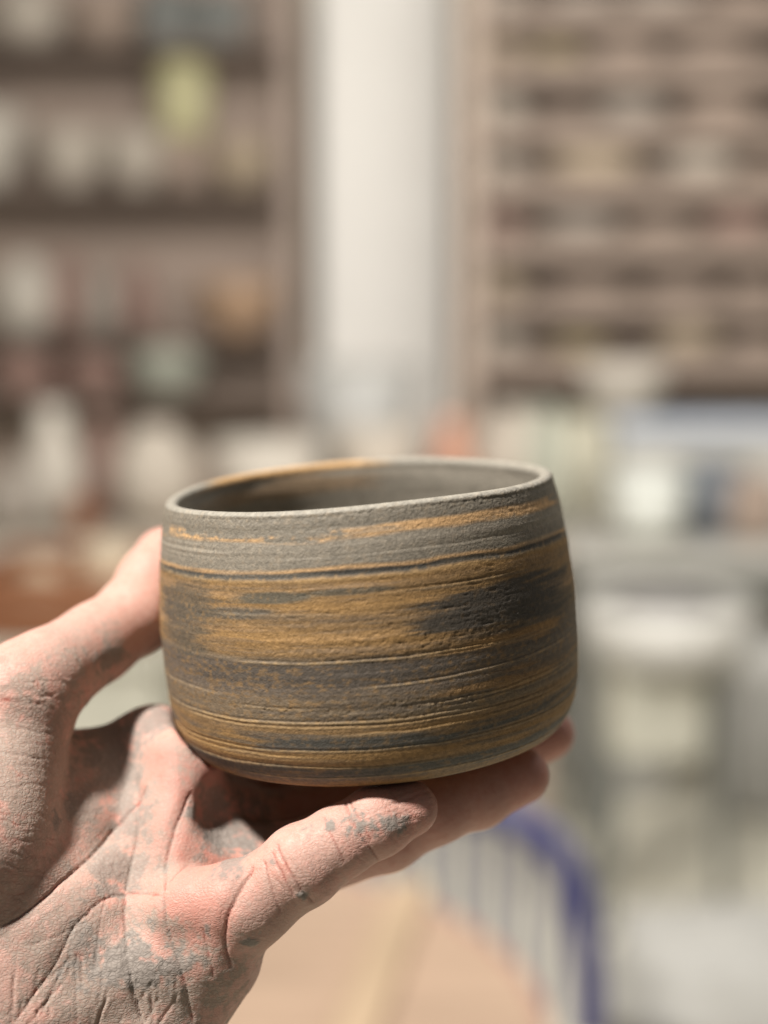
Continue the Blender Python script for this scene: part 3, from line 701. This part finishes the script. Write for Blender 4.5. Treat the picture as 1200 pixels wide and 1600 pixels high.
# rack with closely spaced boards
ri = 0
ROW = {36: [('bowl', 905, 110, 46, 'grey_clay'), ('bowl', 1030, 120, 50, 'grey_clay'), ('bowl', 1160, 110, 44, 'brown_clay')],
       122: [('cup', 868, 76, 56, 'olive_glaze'), ('bowl', 975, 110, 52, 'brown_clay'), ('bowl', 1110, 130, 50, 'brown_clay')],
       216: [('bowl', 890, 84, 40, 'brown_clay'), ('jar', 985, 110, 76, 'grey_clay'), ('bowl', 1120, 130, 60, 'brown_clay')],
       306: [('bowl', 925, 150, 64, 'tan_clay'), ('bowl', 1090, 122, 70, 'cream_clay'), ('cup', 1190, 60, 54, 'brown_clay')],
       398: [('bowl', 905, 120, 56, 'grey_clay'), ('bowl', 1030, 110, 50, 'brown_clay'), ('bowl', 1150, 110, 60, 'red_clay')],
       488: [('bowl', 920, 130, 44, 'brown_clay'), ('bowl', 1060, 120, 46, 'brown_clay'), ('bowl', 1175, 90, 46, 'brown_clay')],
       582: [('bowl', 905, 90, 52, 'olive_glaze'), ('bowl', 1070, 110, 70, 'tan_clay'), ('bowl', 1180, 90, 52, 'brown_clay')]}
for _i, (_v, _m) in enumerate([(36, 'cream_clay'), (122, 'tan_clay'), (216, 'cream_clay'), (306, 'cream_clay'), (398, 'red_clay'), (488, 'tan_clay'), (582, 'cream_clay')]):
    ROW[_v].append(('cup', 788, 62, 84, _m))
NAMES = {'grey_clay': 'grey', 'cream_clay': 'cream', 'red_clay': 'red clay', 'olive_glaze': 'olive glazed', 'brown_clay': 'brown', 'tan_clay': 'tan'}
ORD = {36: 'top', 122: 'second', 216: 'third', 306: 'fourth', 398: 'fifth', 488: 'sixth', 582: 'seventh'}
SPECIAL = {(36, 905): 'grey bowl beside the cream cup on the top rack board', (36, 1030): 'wide grey bowl beside the brown bowl on the top rack board',
           (122, 975): 'brown bowl beside the olive glazed cup on the second rack board', (122, 1110): 'wide brown bowl sharing the second rack board, away from the olive cup',
           (216, 890): 'small brown bowl between the cream cup and the grey jar', (216, 1120): 'wide brown bowl on the far side of the grey jar from the pale upright',
           (488, 920): 'brown bowl next to the tan cup on the sixth rack board', (488, 1060): 'brown bowl in the middle of three on the sixth rack board', (488, 1175): 'smallest brown bowl of the sixth rack board'}
for v, items in ROW.items():
    seen = {}
    for k, u, w, h, m in items:
        lab = SPECIAL.get((v, u)) or f"{NAMES[m]} {k} on the {ORD[v]} board of the closely spaced rack"
        pot(k, u, v, w, h, RY, m, lab, k, None, dy=.13)

# --- cream worktable behind the bowl, with pots
TY = 3.9
def table(name, x0, x1, y0, y1, z, top_m, leg_m, label, th=.045, leg=.05, under=True):
    t = empty(name, ((x0 + x1) / 2, (y0 + y1) / 2, 0))
    n = 3
    for i in range(n):
        box('top_plank', (x0, y0 + (y1 - y0) * i / n + .001, z - th), (x1, y0 + (y1 - y0) * (i + 1) / n - .001, z), top_m, t)
    for xx in (x0 + .03, x1 - .03 - leg):
        for yy in (y0 + .03, y1 - .03 - leg): box('leg', (xx, yy, 0), (xx + leg, yy + leg, z - th - .001), leg_m, t)
    box('apron', (x0 + .09, y0 + .04, z - th - .1), (x1 - .09, y0 + .06, z - th - .002), leg_m, t)
    tag(t, label, 'table'); return t
tz = W(300, 850, TY).z
table('worktable', W(-160, 800, TY).x, W(880, 800, TY).x, TY, TY + .7, tz, M['cream_clay'], M['pale_wood'], 'long cream topped worktable of white vases in front of the racks')
def on(kind, u, w, h, y, m, label, cat, z=None, group=None):
    p = W(u, 800, y); zz = tz if z is None else z; s = y / FPX
    pr = {'bowl': bowl_p, 'cup': cup_p, 'jar': jar_p, 'vase': vase_p}[kind](w / 2 * s, h * s)
    o = lathe(cat.replace(' ', '_'), pr, M[m], (p.x, y, zz + .001)); o.rotation_euler.z = random.uniform(0, 6)
    return tag(o, label, cat, group)
on('vase', 85, 92, 190, TY + .3, 'white_clay', 'tall off-white vase on the cream worktable', 'vase')
on('vase', 165, 60, 160, TY + .42, 'red_clay', 'slim red clay vase behind the tall off-white vase', 'vase')
on('jar', 245, 140, 160, TY + .3, 'cream_clay', 'large cream jar on the cream worktable', 'jar')
on('cup', 125, 44, 60, TY + .12, 'crate_orange', 'small dark brown cup in front of the tall off-white vase', 'cup')
on('jar', 20, 90, 110, TY + .15, 'grey_clay', 'grey jar near the end of the cream worktable', 'jar')
on('bowl', 420, 180, 130, TY + .35, 'white_clay', 'wide off-white bowl on the cream worktable behind the striped bowl', 'bowl')
on('bowl', 590, 150, 150, TY + .45, 'cream_clay', 'deep cream basin on the worktable in front of the white column', 'basin')
on('bowl', 560, 190, 232, TY + .6, 'pale_blue', 'tall pale grey tub at the back of the worktable before the column', 'tub')
on('vase', 705, 78, 170, TY + .3, 'terracotta', 'terracotta vase in front of the white column', 'vase')
on('jar', 800, 120, 180, TY + .4, 'cream_clay', 'cream jar next to the terracotta vase', 'jar')
on('jar', 850, 70, 190, TY + .3, 'pale_green', 'pale green jar at the worktable end', 'jar')

# terracotta-brown crate by the thumb
cr = empty('crate', (0, 0, 0)); A = W(-60, 900, 3.0); B = W(236, 1010, 3.0); cr.location = ((A.x + B.x) / 2, 3.2, 0)
z0, z1 = B.z, A.z
for i in range(3):
    h = (z1 - z0) / 3
    box('slat', (A.x, 3.0, z0 + h * i + .004), (B.x, 3.02, z0 + h * (i + 1) - .004), M['crate_orange'], cr)
    box('slat', (A.x, 3.38, z0 + h * i + .004), (B.x, 3.40, z0 + h * (i + 1) - .004), M['crate_orange'], cr)
    for xx in (A.x, B.x - .02): box('slat', (xx, 3.021, z0 + h * i + .004), (xx + .02, 3.379, z0 + h * (i + 1) - .004), M['crate_orange'], cr)
box('crate_base', (A.x + .021, 3.021, z0), (B.x - .021, 3.379, z0 + .012), M['crate_orange'], cr)
tag(cr, 'orange-brown slatted wooden crate on a pale plinth beyond the thumb', 'crate')
sl = empty('plinth', cr.location); sl.location.z = 0
box('plinth_top', (A.x - .02, 2.99, z0 - .04), (B.x + .03, 3.41, z0 - .001), M['wheel_body'], sl)
box('body', (A.x + .0, 3.01, 0.03), (B.x + .01, 3.39, z0 - .041), M['wheel_body'], sl)
box('foot', (A.x + .03, 3.04, 0), (B.x - .02, 3.36, .029), M['grey_paint'], sl)
tag(sl, 'pale olive plinth under the orange-brown crate', 'plinth')
on('jar', 60, 100, 90, 3.2, 'tan_clay', 'tan jar standing in the orange-brown crate', 'jar', z=z0 + .013)
on('cup', 170, 90, 120, 3.2, 'tan_clay', 'tan cup standing in the orange-brown crate', 'cup', z=z0 + .013)

# --- side worktable at the right with bucket, bin, plastic sheet and the wide bowl
SY = 4.0
sz = W(1000, 862, SY).z
table('side_table', W(890, 800, SY).x, W(1420, 800, SY).x, SY, SY + .6, sz, M['tub_plastic'], M['grey_paint'], 'pale topped worktable carrying the white bucket')
def bucket(u, w, h, y, m, label, cat):
    p = W(u, 800, y); s = y / FPX; r = w / 2 * s; hh = h * s
    t = empty(cat, (p.x, y, sz + .001))
    lathe('shell', [(0, 0), (r * .8, 0), (r, hh), (r - .005, hh), (r * .77, .01), (0, .01)], M[m], t.location, t)
    lathe('rim', [(r + .001, hh * .93), (r + .008, hh * .93), (r + .008, hh), (r + .001, hh)], M[m], t.location, t)
    tube('handle', [t.location + Vector((r * 1.03 * math.cos(a), -r * .35 * math.sin(a) - .0, hh * .9 - r * .7 * math.sin(a))) for a in np.linspace(0, math.pi, 13)], .003, M['grey_paint'], t)
    return tag(t, label, cat)
bucket(1012, 128, 116, SY + .12, 'white_plastic', 'white plastic bucket on the pale worktable', 'bucket')
bn = bucket(1112, 92, 120, SY + .25, 'slate_plastic', 'slate blue plastic bucket beside the white bucket', 'bucket')
on('cup', 1180, 90, 100, SY + .2, 'brown_clay', 'brown pot on the pale worktable beside the slate bucket', 'pot', z=sz)
pl = empty('plastic_box', (W(1110, 800, SY + .45).x, SY + .48, sz))
a_ = W(960, 800, SY + .45).x; b_ = W(1290, 800, SY + .45).x; zt = W(1000, 655, SY + .4).z
box('box_body', (a_, SY + .4, sz + .001), (b_, SY + .58, zt - .05), M['tub_plastic'], pl); box('lid', (a_ - .015, SY + .385, zt - .049), (b_ + .015, SY + .595, zt), M['lid_blue'], pl, .012)
tag(pl, 'long pale box with a bluish lid behind the buckets', 'box')
wb = W(965, 646, SY + .9); s_ = (SY + .9) / FPX
sb = empty('cabinet', (wb.x, SY + .95, 0))
box('body', (wb.x - .2, SY + .76, .02), (wb.x + .16, SY + 1.1 - .36 + .2, wb.z - .022), M['plaster'], sb); box('cabinet_top', (wb.x - .21, SY + .75, wb.z - .021), (wb.x + .17, SY + .95, wb.z), M['plaster'], sb)
tag(sb, 'pale narrow cabinet under the wide white bowl', 'cabinet')
o = lathe('bowl', bowl_p(80 * s_, 84 * s_), M['white_clay'], (wb.x, SY + .85, wb.z + .001), sx=1, sy=1); tag(o, 'wide white bowl on the pale cabinet before the closely spaced rack', 'bowl')

# --- potter's wheel with a pale tub
PY = 3.3
c = W(1040, 935, PY + .16); pw = empty('pottery_wheel', (c.x, PY + .16, 0)); ss = PY / FPX
r = 142 * ss; zt = c.z
L0 = Vector((c.x, PY + .16, 0))
lathe('splash_pan', [(0, zt - .15), (r * .8, zt - .15), (r * .95, zt - .12), (r, zt), (r - .008, zt), (r * .93, zt - .09), (0, zt - .09)], M['tub_plastic'], L0, pw, 40)
lathe('wheel_head', [(0, zt - .012), (r * .62, zt - .012), (r * .62, zt + .002), (0, zt + .002)], M['tub_water'], L0, pw, 32)
lathe('slip', [(0, zt - .088), (r * .92, zt - .087), (r * .955, zt - .03), (0, zt - .03)], M['tub_water'], L0, pw, 32)
lathe('shaft', [(0, zt - .029), (.02, zt - .029), (.02, zt - .013), (0, zt - .013)], M['grey_paint'], L0, pw, 12)
box('motor_housing', (c.x - .13, PY + .05, zt - .36), (c.x + .08, PY + .28, zt - .151), M['wheel_body'], pw, .015)
for a in (0.5, 2.4, 3.9, 5.5):
    q = L0 + Vector((math.cos(a) * .15, math.sin(a) * .12, 0))
    tube('leg', [q + Vector((math.cos(a) * .04, math.sin(a) * .02, 0.0)), q + Vector((0, 0, zt - .151))], .014, M['grey_paint'], pw)
tag(pw, 'pottery wheel with a pale splash pan and dark wheel head', 'pottery wheel')
# clay sacks on the floor
def sack(u, v, w, h, y, label, group=None):
    p = W(u, 800, y); s = y / FPX; z = W(u, v, y).z; rx = w * s / 2; rz = h * s / 2
    bm = bmesh.new(); bmesh.ops.create_cube(bm, size=2); bmesh.ops.subdivide_edges(bm, edges=bm.edges[:], cuts=7, use_grid_fill=True)
    for vv in bm.verts:
        q = vv.co.copy(); n = q.normalized(); q = q.lerp(n * 1.25, .55)
        f = fbm(np.array([q.x * 2.2 + u]), np.array([q.z * 2.2 + q.y * 1.7]), 3, 3)[0]
        q *= .88 + .26 * f; vv.co = Vector((q.x * rx, q.y * rx * .7, max(q.z, -.93) * rz))
    me = bpy.data.meshes.new('sack'); bm.to_mesh(me); bm.free(); me.shade_smooth(); me.materials.append(M['sack'])
    o = bpy.data.objects.new('sack', me); col.objects.link(o); o.location = (p.x, y, rz * .93); return tag(o, label, 'sack', group)
sack(965, 1200, 170, 210, 4.4, 'white clay sack on the floor behind the pottery wheel', None)
sack(1215, 1240, 150, 300, 4.2, 'tall white clay sack on the floor under the pale worktable', None)
sack(1230, 1600, 480, 260, 2.7, 'low off-white clay sack on the floor in front of the pottery wheel', None)

# --- round wooden table with a batten, blue hoop-back chair behind it
tt = empty('round_table', (-.30, 1.47, 0)); R_ = .47; ztab = .72
def disc_planks(cx, cy, r, z0, z1, n):
    for i in range(n):
        y0 = -r + 2 * r * i / n + .001; y1 = -r + 2 * r * (i + 1) / n - .001; up = []; dn = []
        for k in range(15):
            y = y0 + (y1 - y0) * k / 14; xx = math.sqrt(max(r * r - y * y, 0)); up.append((xx, y)); dn.append((-xx, y))
        P = up + dn[::-1]; nn = len(P)
        V = [(x, y, z0) for x, y in P] + [(x, y, z1) for x, y in P]
        Fc = [tuple(range(nn))[::-1], tuple(range(nn, 2 * nn))] + [(k, (k + 1) % nn, nn + (k + 1) % nn, nn + k) for k in range(nn)]
        link_mesh('top_plank', V, Fc, M['table_wood'], tt)
disc_planks(0, 0, R_ - .013, ztab - .03, ztab, 6)
lathe('edge_band', [(R_ - .012, ztab - .034), (R_, ztab - .034), (R_ + .002, ztab - .015), (R_, ztab + .001), (R_ - .012, ztab + .001), (R_ - .012, ztab - .034)], M['table_edge'], tt.location, tt, 72)
lathe('pedestal', [(0, .03), (.05, .03), (.035, .2), (.035, ztab - .05), (.12, ztab - .036), (0, ztab - .036)], M['pale_wood'], tt.location, tt, 20)
for k in range(4):
    a = k * math.pi / 2 + .4; tube('foot', [tt.location + Vector((0, 0, .06)), tt.location + Vector((math.cos(a) * .3, math.sin(a) * .3, .02))], .02, M['pale_wood'], tt)
tag(tt, 'round pale wooden table with a pinkish edge below the hand', 'table')
A = W(560, 1640, 1.5); B = W(690, 1490, 1.7)
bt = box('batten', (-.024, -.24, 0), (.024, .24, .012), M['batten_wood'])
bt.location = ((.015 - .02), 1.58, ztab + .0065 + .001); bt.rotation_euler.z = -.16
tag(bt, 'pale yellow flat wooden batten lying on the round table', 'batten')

CY = 2.05
chx = W(668, 800, CY).x; ch = empty('chair', (chx, CY - .2, 0)); s = CY / FPX
apex = W(668, 1262, CY).z; hw = 262 * s; seatz = .44
hoop = []
for t in np.linspace(0, 1, 41):
    a = math.pi * t
    xx = -math.cos(a); zz = math.sin(a)
    xx = math.copysign(abs(xx) ** .72, xx)
    z_ = seatz + (apex - seatz) * zz ** .55
    hoop.append(Vector((chx + xx * hw, CY - .06 + .06 * (z_ - seatz) / (apex - seatz), z_)))
tube('back_hoop', hoop, .023, M['blue_paint'], ch)
for k in range(9):
    fx = -0.84 + 1.68 * k / 8
    za = seatz + (apex - seatz) * max(0.02, (1 - abs(fx) ** (2 / .72))) ** .275
    tube('spindle', [Vector((chx + fx * hw * .86, CY - .06, seatz)), Vector((chx + fx * hw, CY - .06 + .06 * (za - seatz) / (apex - seatz), za))], .009, M['blue_paint'], ch)
lathe('seat', [(0, seatz - .035), (.19, seatz - .035), (.215, seatz - .02), (.215, seatz - .004), (.18, seatz - .001), (0, seatz - .012)], M['blue_paint'], (chx, CY - .22, 0), ch, 32, 1.05, .95)
for sx in (-1, 1):
    for sy in (-1, 1):
        tube('leg', [Vector((chx + sx * .13, CY - .22 + sy * .12, seatz - .034)), Vector((chx + sx * .2, CY - .22 + sy * .19, 0))], .015, M['blue_paint'], ch)
tag(ch, 'blue painted hoop-back spindle chair behind the round table', 'chair')
